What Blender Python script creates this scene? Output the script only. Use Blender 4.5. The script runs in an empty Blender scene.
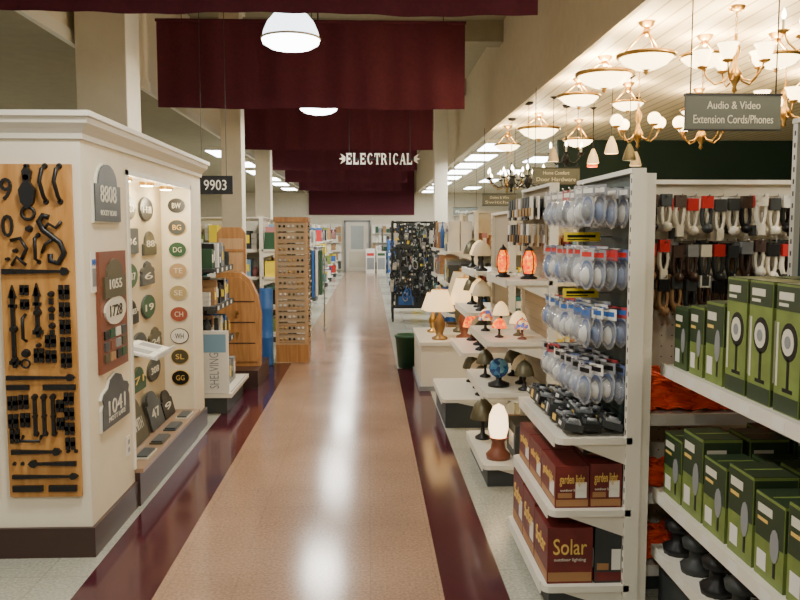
import bpy, math, random
from mathutils import Matrix, Vector
random.seed(7)
rad=math.radians
SC=bpy.context.scene

# ------------------------------------------------------------ materials
_m={}
def mat(name,col=(.5,.5,.5),rough=.5,metal=0,emit=0,ecol=None,noise=0,ns=8,alpha=1,coat=0,bump=0):
    if name in _m: return _m[name]
    m=bpy.data.materials.new(name); m.use_nodes=True
    nt=m.node_tree; b=nt.nodes['Principled BSDF']
    b.inputs['Base Color'].default_value=(*col,1)
    b.inputs['Roughness'].default_value=rough
    b.inputs['Metallic'].default_value=metal
    b.inputs['Alpha'].default_value=alpha
    b.inputs['Coat Weight'].default_value=coat
    if emit:
        b.inputs['Emission Color'].default_value=(*(ecol or col),1)
        b.inputs['Emission Strength'].default_value=emit
    if noise or bump:
        tc=nt.nodes.new('ShaderNodeTexCoord'); n=nt.nodes.new('ShaderNodeTexNoise')
        n.inputs['Scale'].default_value=ns; n.inputs['Detail'].default_value=4
        nt.links.new(tc.outputs['Object'],n.inputs['Vector'])
        if noise:
            r=nt.nodes.new('ShaderNodeValToRGB')
            r.color_ramp.elements[0].position=.3; r.color_ramp.elements[1].position=.7
            r.color_ramp.elements[0].color=(*[c*(1-noise) for c in col],1)
            r.color_ramp.elements[1].color=(*[min(1,c*(1+noise)) for c in col],1)
            nt.links.new(n.outputs['Fac'],r.inputs['Fac']); nt.links.new(r.outputs['Color'],b.inputs['Base Color'])
        if bump:
            bp=nt.nodes.new('ShaderNodeBump'); bp.inputs['Strength'].default_value=bump
            nt.links.new(n.outputs['Fac'],bp.inputs['Height']); nt.links.new(bp.outputs['Normal'],b.inputs['Normal'])
    _m[name]=m; return m
def tile_mat(name,c1,c2,mortar,size,rough,ms=.003,noise=.10,ns=1.3,speck=.18,spec=.5):
    m=mat(name,c1,rough); nt=m.node_tree; b=nt.nodes['Principled BSDF']
    tc=nt.nodes.new('ShaderNodeTexCoord'); br=nt.nodes.new('ShaderNodeTexBrick')
    br.offset=0; br.inputs['Scale'].default_value=1; br.inputs['Brick Width'].default_value=size
    br.inputs['Row Height'].default_value=size; br.inputs['Mortar Size'].default_value=ms
    br.inputs['Color1'].default_value=(*c1,1); br.inputs['Color2'].default_value=(*c2,1); br.inputs['Mortar'].default_value=(*mortar,1)
    nt.links.new(tc.outputs['Object'],br.inputs['Vector'])
    def noise_scale(scale,amp,prev):
        n=nt.nodes.new('ShaderNodeTexNoise'); n.inputs['Scale'].default_value=scale; n.inputs['Detail'].default_value=5
        nt.links.new(tc.outputs['Object'],n.inputs['Vector'])
        mr=nt.nodes.new('ShaderNodeMapRange'); mr.inputs['To Min'].default_value=1-amp; mr.inputs['To Max'].default_value=1+amp
        mr.inputs['From Min'].default_value=.35; mr.inputs['From Max'].default_value=.65
        nt.links.new(n.outputs['Fac'],mr.inputs['Value'])
        vm=nt.nodes.new('ShaderNodeVectorMath'); vm.operation='SCALE'
        nt.links.new(prev,vm.inputs[0]); nt.links.new(mr.outputs['Result'],vm.inputs['Scale'])
        return n,vm.outputs['Vector']
    n,o=noise_scale(ns,noise,br.outputs['Color']); _,o=noise_scale(70,speck,o)
    nt.links.new(o,b.inputs['Base Color'])
    mr2=nt.nodes.new('ShaderNodeMapRange'); mr2.inputs['To Min'].default_value=rough*.75; mr2.inputs['To Max'].default_value=rough*1.3
    nt.links.new(n.outputs['Fac'],mr2.inputs['Value']); nt.links.new(mr2.outputs['Result'],b.inputs['Roughness'])
    b.inputs['Specular IOR Level'].default_value=spec
    return m
def wood_mat(name,c1,c2,rough=.4,scale=(30,30,2)):
    m=mat(name,c1,rough); nt=m.node_tree; b=nt.nodes['Principled BSDF']
    tc=nt.nodes.new('ShaderNodeTexCoord'); mp=nt.nodes.new('ShaderNodeMapping'); mp.inputs['Scale'].default_value=scale
    n=nt.nodes.new('ShaderNodeTexNoise'); n.inputs['Scale'].default_value=1; n.inputs['Detail'].default_value=5; n.inputs['Distortion'].default_value=.8
    r=nt.nodes.new('ShaderNodeValToRGB'); r.color_ramp.elements[0].position=.35; r.color_ramp.elements[1].position=.65
    r.color_ramp.elements[0].color=(*c1,1); r.color_ramp.elements[1].color=(*c2,1)
    nt.links.new(tc.outputs['Object'],mp.inputs['Vector']); nt.links.new(mp.outputs['Vector'],n.inputs['Vector'])
    nt.links.new(n.outputs['Fac'],r.inputs['Fac']); nt.links.new(r.outputs['Color'],b.inputs['Base Color'])
    return m
def glass_art(name,cols,emit,scale=40):
    m=mat(name,cols[0],.2); nt=m.node_tree; b=nt.nodes['Principled BSDF']
    tc=nt.nodes.new('ShaderNodeTexCoord'); v=nt.nodes.new('ShaderNodeTexVoronoi'); v.inputs['Scale'].default_value=scale
    sp=nt.nodes.new('ShaderNodeSeparateColor'); r=nt.nodes.new('ShaderNodeValToRGB'); r.color_ramp.interpolation='CONSTANT'
    els=r.color_ramp.elements
    els[0].color=(*cols[0],1); els[1].position=1/len(cols); els[1].color=(*cols[1],1)
    for i in range(2,len(cols)):
        e=els.new(i/len(cols)); e.color=(*cols[i],1)
    nt.links.new(tc.outputs['Object'],v.inputs['Vector']); nt.links.new(v.outputs['Color'],sp.inputs['Color'])
    nt.links.new(sp.outputs[0],r.inputs['Fac']); nt.links.new(r.outputs['Color'],b.inputs['Base Color'])
    nt.links.new(r.outputs['Color'],b.inputs['Emission Color']); b.inputs['Emission Strength'].default_value=emit
    return m

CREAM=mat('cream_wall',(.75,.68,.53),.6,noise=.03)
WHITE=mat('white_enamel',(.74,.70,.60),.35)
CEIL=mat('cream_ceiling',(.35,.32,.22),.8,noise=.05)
FASC=mat('fascia_tan',(.64,.55,.38),.7,noise=.04)
BURG=mat('burgundy_fabric',(.080,.005,.016),.85,noise=.15,ns=30)
DBASE=mat('dark_base',(.045,.022,.018),.35)
BLACK=mat('black_iron',(.012,.012,.013),.4,metal=.3)
DARK=mat('dark_grey',(.03,.035,.035),.5)
DGREEN=mat('dark_green_wall',(.010,.035,.026),.6)
BRASS=mat('brass',(.55,.33,.10),.3,metal=1)
STEEL=mat('steel',(.5,.5,.5),.3,metal=1)
PEG=mat('pegboard_white',(.62,.58,.46),.5)
HOLE=mat('peg_hole',(.06,.05,.05),.8)
SLAT=mat('slat_dark',(.02,.045,.04),.5)
PINE=wood_mat('pine_board',(.40,.18,.04),(.56,.28,.08),.35,(18,18,3))
CEDAR=wood_mat('cedar',(.30,.13,.035),(.44,.21,.065),.45,(25,25,2))
OAK=wood_mat('oak_light',(.42,.24,.11),(.52,.32,.16),.5,(25,25,2))
REDWOOD=mat('red_brown_board',(.20,.06,.03),.4)
SLATE=mat('slate_sign',(.05,.06,.065),.4,noise=.2)
BRONZE=mat('bronze_sign',(.10,.09,.05),.4,metal=.3)
PALE=mat('pale_number',(.66,.63,.52),.5)
GOLD=mat('gold_ink',(.75,.50,.12),.4)
PAPER=mat('paper_white',(.76,.74,.68),.5)
YEL=mat('yellow_tag',(.90,.70,.03),.5)
ORANGE=mat('orange_cord',(1,.10,.015),.4)
RED=mat('red_plastic',(.55,.02,.02),.4)
BLUE=mat('blue_plastic',(.03,.13,.42),.35)
GREEN=mat('green_plastic',(.02,.08,.035),.5)
CARD=mat('cardboard_brown',(.35,.2,.09),.7)
BOXG=mat('box_green',(.16,.22,.05),.45,noise=.2,ns=12)
BOXD=mat('box_dark_green',(.025,.045,.02),.45)
BOXM=mat('box_maroon',(.14,.016,.014),.4,noise=.25,ns=15)
BOXT=mat('box_tan',(.36,.18,.07),.5)
GREY=mat('mid_grey',(.25,.26,.27),.45)
CLEAR=mat('clear_plastic',(.62,.65,.69),.10,alpha=.30,coat=.6)
BLISB=mat('blister_insert',(.20,.24,.36),.35)
BULB=mat('lamp_white',(1,.93,.8),.3,emit=24,ecol=(1,.84,.56))
BOWL=mat('alabaster_bowl',(1,.88,.62),.3,emit=9,ecol=(1,.74,.36))
COOL=mat('cool_lens',(.95,.98,1),.3,emit=14,ecol=(.93,.97,1))
DOME=mat('dome_lens',(.9,.95,1),.3,emit=4.5,ecol=(.84,.92,1))
SHADE=mat('lamp_shade',(.85,.66,.38),.7,emit=1.2,ecol=(1,.64,.27))
SHADED=mat('lamp_shade_dim_glow',(.55,.45,.30),.8,emit=.12,ecol=(1,.70,.36))  # dimmer shade, with a faint glow put into the material
EGG=mat('egg_glow',(1,.85,.65),.3,emit=3.5,ecol=(1,.68,.36))
AMBER=glass_art('amber_glass',[(1,.10,.0),(1,.20,.005),(.85,.04,.0),(1,.30,.01)],1.7,60)
MOSAIC=glass_art('mosaic_glass',[(.60,.10,.03),(.85,.40,.12),(.10,.12,.35),(.9,.62,.32),(.80,.22,.04)],.7,50)
BLUEG=glass_art('blue_glass',[(.02,.08,.22),(.03,.16,.3),(.12,.28,.34),(.02,.05,.16)],.10,35)

FL_TAN=tile_mat('floor_tan',(.33,.212,.145),(.34,.22,.15),(.295,.19,.13),.305,.155)
FL_BURG=tile_mat('floor_burgundy',(.058,.010,.018),(.064,.011,.020),(.045,.009,.013),.305,.12,spec=.55)
FL_GREY=tile_mat('floor_grey',(.36,.36,.30),(.39,.39,.325),(.29,.29,.24),.305,.2)
BEAD=mat('beadboard',(.86,.77,.57),.6)
nt=BEAD.node_tree; b=nt.nodes['Principled BSDF']
tc=nt.nodes.new('ShaderNodeTexCoord'); w=nt.nodes.new('ShaderNodeTexWave'); w.bands_direction='X'; w.inputs['Scale'].default_value=2.1
rr=nt.nodes.new('ShaderNodeValToRGB'); rr.color_ramp.elements[0].position=0; rr.color_ramp.elements[0].color=(.38,.30,.18,1)
rr.color_ramp.elements[1].position=.08; rr.color_ramp.elements[1].color=(.86,.77,.57,1)
nt.links.new(tc.outputs['Object'],w.inputs['Vector']); nt.links.new(w.outputs['Fac'],rr.inputs['Fac']); nt.links.new(rr.outputs['Color'],b.inputs['Base Color'])

# ------------------------------------------------------------ builder
_txt={}
def text_mesh(s):
    if s in _txt: return _txt[s]
    cu=bpy.data.curves.new('t','FONT'); cu.body=s; cu.extrude=.05; cu.resolution_u=3; cu.offset=.0
    ob=bpy.data.objects.new('t',cu); SC.collection.objects.link(ob)
    bpy.context.view_layer.update(); dg=bpy.context.evaluated_depsgraph_get()
    me=bpy.data.meshes.new_from_object(ob.evaluated_get(dg))
    vs=[v.co.copy() for v in me.vertices]; fs=[tuple(p.vertices) for p in me.polygons]
    bpy.data.objects.remove(ob); bpy.data.curves.remove(cu); bpy.data.meshes.remove(me)
    _txt[s]=(vs,fs); return _txt[s]
class B:
    def __init__(s,M=None): s.v=[];s.f=[];s.mi=[];s.ms=[];s.sm=[];s.M=M
    def add(s,vs,fs,m,M=None,smooth=False):
        if m not in s.ms: s.ms.append(m)
        k=s.ms.index(m); o=len(s.v)
        X=s.M if M is None else (M if s.M is None else s.M@M)
        for p in vs:
            p=Vector(p); s.v.append(X@p if X else p)
        for f in fs: s.f.append([i+o for i in f]); s.mi.append(k); s.sm.append(smooth)
    def box(s,x0,x1,y0,y1,z0,z1,m,M=None):
        vs=[(x,y,z) for x in (x0,x1) for y in (y0,y1) for z in (z0,z1)]
        fs=[(0,1,3,2),(4,6,7,5),(0,4,5,1),(2,3,7,6),(0,2,6,4),(1,5,7,3)]
        s.add(vs,fs,m,M)
    def cyl(s,p0,p1,r0,r1,m,n=12,caps=True):
        p0=Vector(p0);p1=Vector(p1);d=(p1-p0).normalized()
        a=d.orthogonal().normalized(); c=d.cross(a)
        vs=[];
        for p,r in((p0,r0),(p1,r1)):
            for i in range(n):
                t=2*math.pi*i/n; vs.append(p+a*(r*math.cos(t))+c*(r*math.sin(t)))
        s.add(vs,[(i,(i+1)%n,n+(i+1)%n,n+i) for i in range(n)],m,None,True)
        if caps: s.add(vs,[tuple(range(n))[::-1],tuple(range(n,2*n))],m)
    def lathe(s,prof,c,m,n=20,M=None,smooth=True):
        vs=[];c=Vector(c)
        for r,z in prof:
            for i in range(n):
                t=2*math.pi*i/n; vs.append(c+Vector((r*math.cos(t),r*math.sin(t),z)))
        fs=[]
        for k in range(len(prof)-1):
            for i in range(n): fs.append((k*n+i,k*n+(i+1)%n,(k+1)*n+(i+1)%n,(k+1)*n+i))
        s.add(vs,fs,m,M,smooth)
    def ball(s,c,r,m,sz=1,n=14):
        k=8; s.lathe([(max(1e-4,r*math.sin(math.pi*i/k)),-r*sz*math.cos(math.pi*i/k)) for i in range(k+1)],c,m,n)
    def tube(s,pts,r,m,n=6,closed=False,M=None):
        P=[Vector(p) for p in pts]; L=len(P); vs=[]
        up=None
        for i in range(L):
            if closed: d=P[(i+1)%L]-P[i-1]
            else: d=P[min(i+1,L-1)]-P[max(i-1,0)]
            d.normalize()
            if up is None: up=d.orthogonal().normalized()
            up=(up-d*up.dot(d)); up=up.normalized() if up.length>1e-5 else d.orthogonal().normalized()
            c=d.cross(up)
            for j in range(n):
                t=2*math.pi*j/n; vs.append(P[i]+up*(r*math.cos(t))+c*(r*math.sin(t)))
        fs=[]
        for i in range(L if closed else L-1):
            a=i*n; bb=((i+1)%L)*n
            for j in range(n): fs.append((a+j,a+(j+1)%n,bb+(j+1)%n,bb+j))
        if not closed: fs+= [tuple(range(n))[::-1],tuple(range((L-1)*n,L*n))]
        s.add(vs,fs,m,M,True)
    def ext(s,out,z0,z1,m,M=None):
        n=len(out); vs=[(x,y,z0) for x,y in out]+[(x,y,z1) for x,y in out]
        fs=[(i,(i+1)%n,n+(i+1)%n,n+i) for i in range(n)]+[tuple(range(n))[::-1],tuple(range(n,2*n))]
        s.add(vs,fs,m,M)
    def text(s,t,cx,cy,z,w,h,m,M=None,d=.003):
        vs,fs=text_mesh(t)
        x0=min(v.x for v in vs);x1=max(v.x for v in vs);y0=min(v.y for v in vs);y1=max(v.y for v in vs)
        kx=w/(x1-x0); ky=h/(y1-y0)
        s.add([((v.x-(x0+x1)/2)*kx+cx,(v.y-(y0+y1)/2)*ky+cy,z+(v.z+.05)*d*10) for v in vs],fs,m,M)
    def done(s,name,bevel=0,parent=None):
        me=bpy.data.meshes.new(name); me.from_pydata([tuple(v) for v in s.v],[],s.f)
        for m in s.ms: me.materials.append(m)
        me.polygons.foreach_set('material_index',s.mi); me.polygons.foreach_set('use_smooth',s.sm)
        me.update(); ob=bpy.data.objects.new(name,me); SC.collection.objects.link(ob)
        if bevel:
            md=ob.modifiers.new('bevel','BEVEL'); md.width=bevel; md.segments=2; md.limit_method='ANGLE'; md.angle_limit=rad(50)
        if parent: ob.parent=parent
        return ob
def frame(o,k):
    c={'-y':((1,0,0),(0,0,1),(0,-1,0)),'+x':((0,1,0),(0,0,1),(1,0,0)),'-x':((0,-1,0),(0,0,1),(-1,0,0)),'z':((1,0,0),(0,1,0),(0,0,1))}[k]
    return Matrix(((c[0][0],c[1][0],c[2][0],o[0]),(c[0][1],c[1][1],c[2][1],o[1]),(c[0][2],c[1][2],c[2][2],o[2]),(0,0,0,1)))
def ell(cx,cy,a,b,n=20): return [(cx+a*math.cos(2*math.pi*i/n),cy+b*math.sin(2*math.pi*i/n)) for i in range(n)]
def arch(cx,cy,w,h,n=10):
    r=w/2*.75; o=[(cx-w/2,cy-h/2),(cx+w/2,cy-h/2),(cx+w/2,cy+h/2-r*.7),(cx+r,cy+h/2-r*.7)]
    for i in range(1,n): 
        t=math.pi*i/n; o.append((cx+r*math.cos(t),cy+h/2-r*.7+r*.7*math.sin(t)))
    return o+[(cx-r,cy+h/2-r*.7),(cx-w/2,cy+h/2-r*.7)]
def rect(cx,cy,w,h): return [(cx-w/2,cy-h/2),(cx+w/2,cy-h/2),(cx+w/2,cy+h/2),(cx-w/2,cy+h/2)]
def ornate(cx,cy,w,h):
    pts=[(-.5,-.5),(.5,-.5),(.5,-.1),(.46,0),(.5,.1),(.44,.2),(.28,.26),(.2,.42),(.08,.47),(0,.5)]
    pts+= [(-x,y) for x,y in pts[::-1][1:-1]]
    return [(cx+x*w,cy+y*h) for x,y in pts]
UP=Matrix(((1,0,0,0),(0,0,1,0),(0,-1,0,0),(0,0,0,1)))  # lathe z -> local y

# ------------------------------------------------------------ room
YE=33
fl=B()
for x0,x1,y0,y1,m in [(-8,-1.31,-4,YE,FL_GREY),(-1.31,-.955,-4,9.75,FL_BURG),(-1.31,-.955,9.75,YE,FL_GREY),(-.955,.325,-4,YE,FL_TAN),
        (.325,.61,-4,9.3,FL_BURG),(.325,.61,9.3,YE,FL_GREY),(.61,8,-4,YE,FL_GREY)]:
    fl.box(x0,x1,y0,y1,-.1,0,m)
fl.done('floor')
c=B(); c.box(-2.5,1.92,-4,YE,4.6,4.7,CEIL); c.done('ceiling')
c=B(); c.box(1.92,8,-4,YE,3.2,3.3,BEAD); c.done('ceiling_beadboard')
c=B(); c.box(-8,-2.5,-4,YE,3.2,3.3,CEIL); c.done('ceiling_low')
c=B(); c.box(1.92,2.0,-4,YE,3.3,4.7,FASC); c.box(1.885,1.925,-4,YE,3.17,3.28,FASC); c.done('wall_fascia_right')
c=B(); c.box(-2.58,-2.5,-4,YE,3.3,4.7,CREAM); c.box(-2.52,-2.47,-4,YE,3.17,3.28,WHITE);c.done('wall_fascia_left')
c=B(); c.box(-8.1,-8,-4,YE,0,3.2,CREAM); c.done('wall_left')
c=B(); c.box(8,8.1,-4,YE,0,3.2,DGREEN); c.done('wall_right')
c=B(); c.box(-8,8,-4.1,-4,0,4.7,CREAM); c.done('wall_front')
c=B(); c.box(-8,8,YE,YE+.1,0,4.7,CREAM); c.done('wall_back')
c=B(); c.box(-2.45,1.85,YE-.1,YE-.01,2.3,4.5,BURG); c.done('trim_valance')
c=B(); c.box(3.3,8,14,14.1,0,3.2,DGREEN); c.done('wall_partition_green')
DG=mat('door_glass',(.42,.46,.46),.1)
d=B(frame((-.95,YE-.02,0),'-y'))
d.box(0,.92,0,2.0,0,.03,WHITE); d.box(.2,.72,.9,1.85,.03,.04,DG); d.box(.12,.80,.15,.8,.03,.036,PEG); d.box(.84,.88,.95,1.15,.03,.08,STEEL)
d.box(-.08,0,0,2.05,0,.06,GREY); d.box(.92,1.0,0,2.05,0,.06,GREY); d.box(-.08,1.0,2.0,2.08,0,.06,GREY)
d.done('door_1')

def column(x0,x1,y0,y1,top):
    k=B(); k.box(x0,x1,y0,y1,0,top,CREAM); k.box(x0-.02,x1+.02,y0-.02,y1+.02,0,.15,DBASE); k.box(x0-.03,x1+.03,y0-.03,y1+.03,top-.12,top,CREAM)
    k.done('column',.008)
column(-2.44,-2.02,6.9,7.3,4.59)
column(-1.95,-1.68,10.75,11.05,4.59)
column(-2.1,-1.82,15.0,15.3,4.59)
column(1.4,1.68,17.2,17.5,4.59)
for y in (7.4,11.6,16,20.5,25):
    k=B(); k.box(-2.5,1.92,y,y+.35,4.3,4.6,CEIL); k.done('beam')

def banner(y,zb=3.0,zt=3.97):
    k=B(); nx=70; nz=7; x0=-2.38;x1=1.1
    for off in (0,.012):
        vs=[];fs=[]
        for j in range(nz+1):
            for i in range(nx+1):
                u=i/nx; q=j/nz; amp=.03*(1-q*.6)
                vs.append((x0+(x1-x0)*u, y+off+amp*math.sin(u*26)+.012*math.sin(u*61), zt+(zb-zt)*q + (.008*math.cos(u*12)if j==nz else 0)))
        for j in range(nz):
            for i in range(nx): a=j*(nx+1)+i; fs.append((a,a+1,a+nx+2,a+nx+1))
        k.add(vs,fs,BURG,None,True)
    k.cyl((x0-.01,y,zt),(x1+.01,y,zt),.018,.018,BURG)
    for x in (-2.1,-.64,.85): k.cyl((x,y,zt),(x,y,4.6),.005,.005,BLACK,6)
    k.done('ceiling_banner')
for y in (5.3,9.3,13.9,18.5,23,27.5): banner(y)

PW=62
def pendant(x,y,z=3.27):
    k=B()
    k.lathe([(.03,.33),(.085,.32),(.09,.23),(.10,.215)],(x,y,z),WHITE,28)
    k.lathe([(.10,.215),(.15,.19),(.20,.13),(.235,.05),(.245,.0)],(x,y,z),DOME,28)
    k.lathe([(.245,.0),(.258,-.002),(.258,-.018),(.25,-.02)],(x,y,z),WHITE,28)
    k.lathe([(.25,-.02),(.24,-.05),(.18,-.085),(.09,-.105),(.001,-.11)],(x,y,z),COOL,28)
    k.cyl((x,y,z+.33),(x,y,4.6),.010,.010,DARK,8); k.lathe([(.01,-.05),(.06,-.04),(.06,0)],(x,y,4.6),WHITE,16)
    k.done('pendant_dome_light')
    l=bpy.data.lights.new('pendant_lamp','AREA'); l.shape='DISK'; l.size=.48; l.energy=PW; l.color=(1,.95,.84)
    o=bpy.data.objects.new('pendant_lamp',l); o.location=(x,y,z-.13); SC.collection.objects.link(o)
for y in (-1.2,2.9,7.1,10.9,15.2,19.8,24.5,29.5): pendant(-.67,y)

def fluor(x,y,w,l,z=3.2,energy=28,col=(1,.97,.89)):
    k=B(); k.box(x-w/2,x+w/2,y-l/2,y+l/2,z-.07,z-.001,WHITE); k.box(x-w/2+.02,x+w/2-.02,y-l/2+.03,y+l/2-.03,z-.085,z-.07,COOL)
    k.done('fluorescent_fixture')
    if energy:
        L=bpy.data.lights.new('tube_lamp','AREA'); L.shape='RECTANGLE'; L.size=w; L.size_y=l; L.energy=energy; L.color=col
        o=bpy.data.objects.new('tube_lamp',L); o.location=(x,y,z-.1); SC.collection.objects.link(o)
for y in (14.6,16.6,18.6,20.6,22.8,25.4,28,30.5): fluor(2.3,y,.55,1.25,energy=60)
for y in (17,20.5,24,28): fluor(3.6,y,.5,1.3,energy=0)
for y in (16,18.5,21,23.5,26,29): fluor(-2.85,y,.5,1.3,energy=60)
fluor(-3.3,.6,.3,1.2,energy=54); fluor(-6.2,9,.3,1.2,energy=45); fluor(-5.2,13.5,.3,1.2,energy=40)  # middle fixture is added out of view for its light on the left
fluor(2.9,.8,.3,1.2,energy=55,col=(1,.88,.70))  # unseen warm fixture, added to light the box fronts on the right

# ------------------------------------------------------------ left display wall
k=B()
k.box(-2.7,-1.37,3.9,4.15,0,2.08,CREAM); k.box(-1.78,-1.37,4.15,4.62,0,2.08,CREAM)
k.box(-1.78,-1.6,4.62,6.2,0,2.08,CREAM); k.box(-1.78,-1.37,6.2,6.6,0,2.08,CREAM)
k.box(-1.6,-1.37,4.62,6.2,1.93,2.08,CREAM); k.box(-1.6,-1.34,4.62,6.2,0,.2,DBASE); k.box(-1.6,-1.32,4.62,6.2,.2,.225,mat('ledge',(.30,.2,.13),.3))
k.box(-1.6,-1.585,4.63,6.19,.225,1.93,mat('niche_back',(.58,.49,.33),.6))
k.box(-1.37,-1.36,4.60,4.63,.225,1.95,WHITE); k.box(-1.37,-1.36,6.19,6.22,.225,1.95,WHITE); k.box(-1.37,-1.36,4.6,6.22,1.92,1.95,WHITE)
prof=[(0,2.04),(.012,2.04),(.015,2.065),(.03,2.085),(.052,2.11),(.056,2.135),(.07,2.14),(.07,2.165),(-.05,2.165)]
vs=[]
for o,z in prof: vs+=[(-2.7,3.9-o,z),(-1.37+o,3.9-o,z),(-1.37+o,6.6+o,z),(-1.78,6.6+o,z)]
k.add(vs,[(i*4+j,i*4+j+1,i*4+j+5,i*4+j+4) for i in range(len(prof)-1) for j in range(3)],WHITE)
k.box(-2.7,-1.42,3.95,4.15,2.08,2.16,WHITE); k.box(-1.78,-1.42,3.95,6.6,2.08,2.16,WHITE)
k.box(-2.7,-1.352,3.88,3.9,0,.15,DBASE); k.box(-1.37,-1.352,3.9,4.62,0,.15,DBASE); k.box(-1.37,-1.352,6.2,6.62,0,.15,DBASE)
k.done('display_wall')
def niche_light(y):
    k=B(); k.cyl((-1.47,y,1.905),(-1.47,y,1.93),.05,.05,BRASS,14); k.cyl((-1.47,y,1.9),(-1.47,y,1.905),.04,.04,BULB,14); k.done('niche_downlight')
    L=bpy.data.lights.new('niche_lamp','POINT'); L.energy=6.5; L.color=(1,.82,.54); L.shadow_soft_size=.05
    o=bpy.data.objects.new('niche_lamp',L); o.location=(-1.43,y,1.82); SC.collection.objects.link(o)
niche_light(4.9); niche_light(5.4); niche_light(5.9)

def hwboard(x0,flip):
    M=frame((x0,3.899,.31),'-y'); k=B(M); k.box(0,.345,0,1.61,0,.02,PINE)
    z=.02; t=.036
    def X(u): 
        q=(u-8)/72*.345
        return .345-q if flip else q
    def Y(v): return (492-v)/327*1.61
    def bar(u0,u1,v0,v1): 
        a,b_=sorted((X(u0),X(u1))); c_,d_=sorted((Y(v0),Y(v1))); k.box(a,b_,c_,d_,z,t,BLACK)
    def poly(pts): k.ext([(X(u),Y(v)) for u,v in pts],z,t,BLACK)
    def tub(pts,r=.006): k.tube([(X(u),Y(v),z+dz) for u,v,dz in pts],r*1.35,BLACK,6)
    def ring(u,v,r,rr=.005): k.tube([(X(u)+r*math.cos(a*.5236),Y(v)+r*math.sin(a*.5236),z+.012) for a in range(12)],rr,BLACK,6,True)
    def H(u,v,w,h):
        bar(u-w/2,u-w/2+w*.4,v-h/2,v+h/2); bar(u+w/2-w*.4,u+w/2,v-h/2,v+h/2); bar(u-w/2,u+w/2,v-2.2,v+2.2)
    def disc(u,v,r,zz=.045): k.cyl((X(u),Y(v),z),(X(u),Y(v),zz),r,r*.7,BLACK,12)
    def strap(u0,u1,v,w=2.8):
        s_=1 if u1>u0 else -1
        poly([(u0,v-w),(u1-9*s_,v-w*.5),(u1-7*s_,v-w*1.6),(u1-3*s_,v-w*1.3),(u1,v),(u1-3*s_,v+w*1.3),(u1-7*s_,v+w*1.6),(u1-9*s_,v+w*.5),(u0,v+w)])
        for q in (.2,.45,.7): disc(u0+(u1-u0)*q,v,.006,.04)
    k.text('9',X(17),Y(189),z,.055,.105,BLACK,d=.012); k.text('0',X(17),Y(224),z,.055,.105,BLACK,d=.012)
    disc(38,178,.020); k.ext([(X(u),Y(v)) for u,v in ((34,172),(38,166),(43,172),(41,182),(46,190),(44,202),(38,208),(32,202),(30,190),(35,182))],z,.045,BLACK); ring(38,212,.030,.008); disc(38,227,.018); disc(38,167,.012)
    for u in (55,69):
        tub([(u,168,.004),(u-1,170,.03),(u-3,182,.036),(u,196,.03),(u,200,.004)],.007); disc(u,167,.015,.03); disc(u,201,.015,.03)
    tub([(58,216,.01),(52,214,.012),(48,220,.012),(52,228,.014),(60,234,.014),(68,240,.014),(72,250,.012),(66,260,.012),(58,258,.01),(58,251,.01)],.010)
    tub([(52,228,.01),(58,222,.02),(64,226,.01),(70,220,.01)],.006); tub([(62,236,.01),(54,242,.02),(50,250,.01)],.006)
    tub([(46,234,.004),(45,236,.03),(45,256,.03),(46,258,.004)],.006); disc(46,233,.012,.03); disc(46,259,.012,.03)
    tub([(20,238,.01),(30,236,.02),(36,246,.02),(30,256,.01)],.007); disc(24,248,.012); disc(16,256,.010)
    strap(10,76,268,2.6); tub([(20,262,.01),(26,254,.02),(34,262,.01)],.006)
    for u,v0,v1 in ((19,286,362),(43,284,332)):
        bar(u-1.8,u+1.8,v0,v1); poly([(u-4,v0+8),(u,v0-5),(u+4,v0+8)]); disc(u,(v0+v1)/2,.02); disc(u,v1-8,.016); bar(u-5,u+5,v1-7,v1-3); bar(u-4,u+4,v0+14,v0+17)
    for i,v in enumerate((288,305,322,339,355)): H(70,v,10,14)
    for v in (290,305,321): disc(57,v,.016); bar(55,59,v+4,v+10)
    for v in (336,351): H(55,v,10,12)
    for v in (286,300): H(31,v,8,10)
    tub([(31,310,.004),(30,313,.03),(30,333,.03),(31,336,.004)],.006); disc(30,348,.022); ring(30,358,.02); H(43,350,9,14); disc(43,340,.012)
    strap(10,78,372,2.2); bar(10,32,379,384); bar(46,78,379,384)
    for u,v in ((15,397),(26,396),(15,415),(27,414),(16,430)): H(u,v,9,14)
    for u in (37,46,55): bar(u-1.6,u+1.6,390,430); disc(u,391,.015); disc(u,428,.015,.035); disc(u,410,.012)
    for v in (393,408,423,438): H(71,v,9,12)
    H(62,400,7,12); H(62,418,7,12)
    tub([(24,430,.004),(24,434,.03),(42,434,.03),(42,430,.004)],.006)
    strap(12,62,446,2.4); strap(76,28,458,2.4); strap(12,78,471,2); bar(12,42,480,486); bar(48,76,480,486)
    for u in (14,22,68,76): disc(u,458 if u<30 else 446,.01,.032)
    k.done('hardware_display_board',)
hwboard(-1.755,False); hwboard(-2.16,True)
k=B(frame((-1.369,4.5,.34),'+x')); k.box(-.035,.035,0,.11,0,.006,WHITE)
for y in(.02,.065): k.box(-.015,.015,y,y+.025,.006,.008,GREY)
k.done('wall_outlet')

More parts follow.
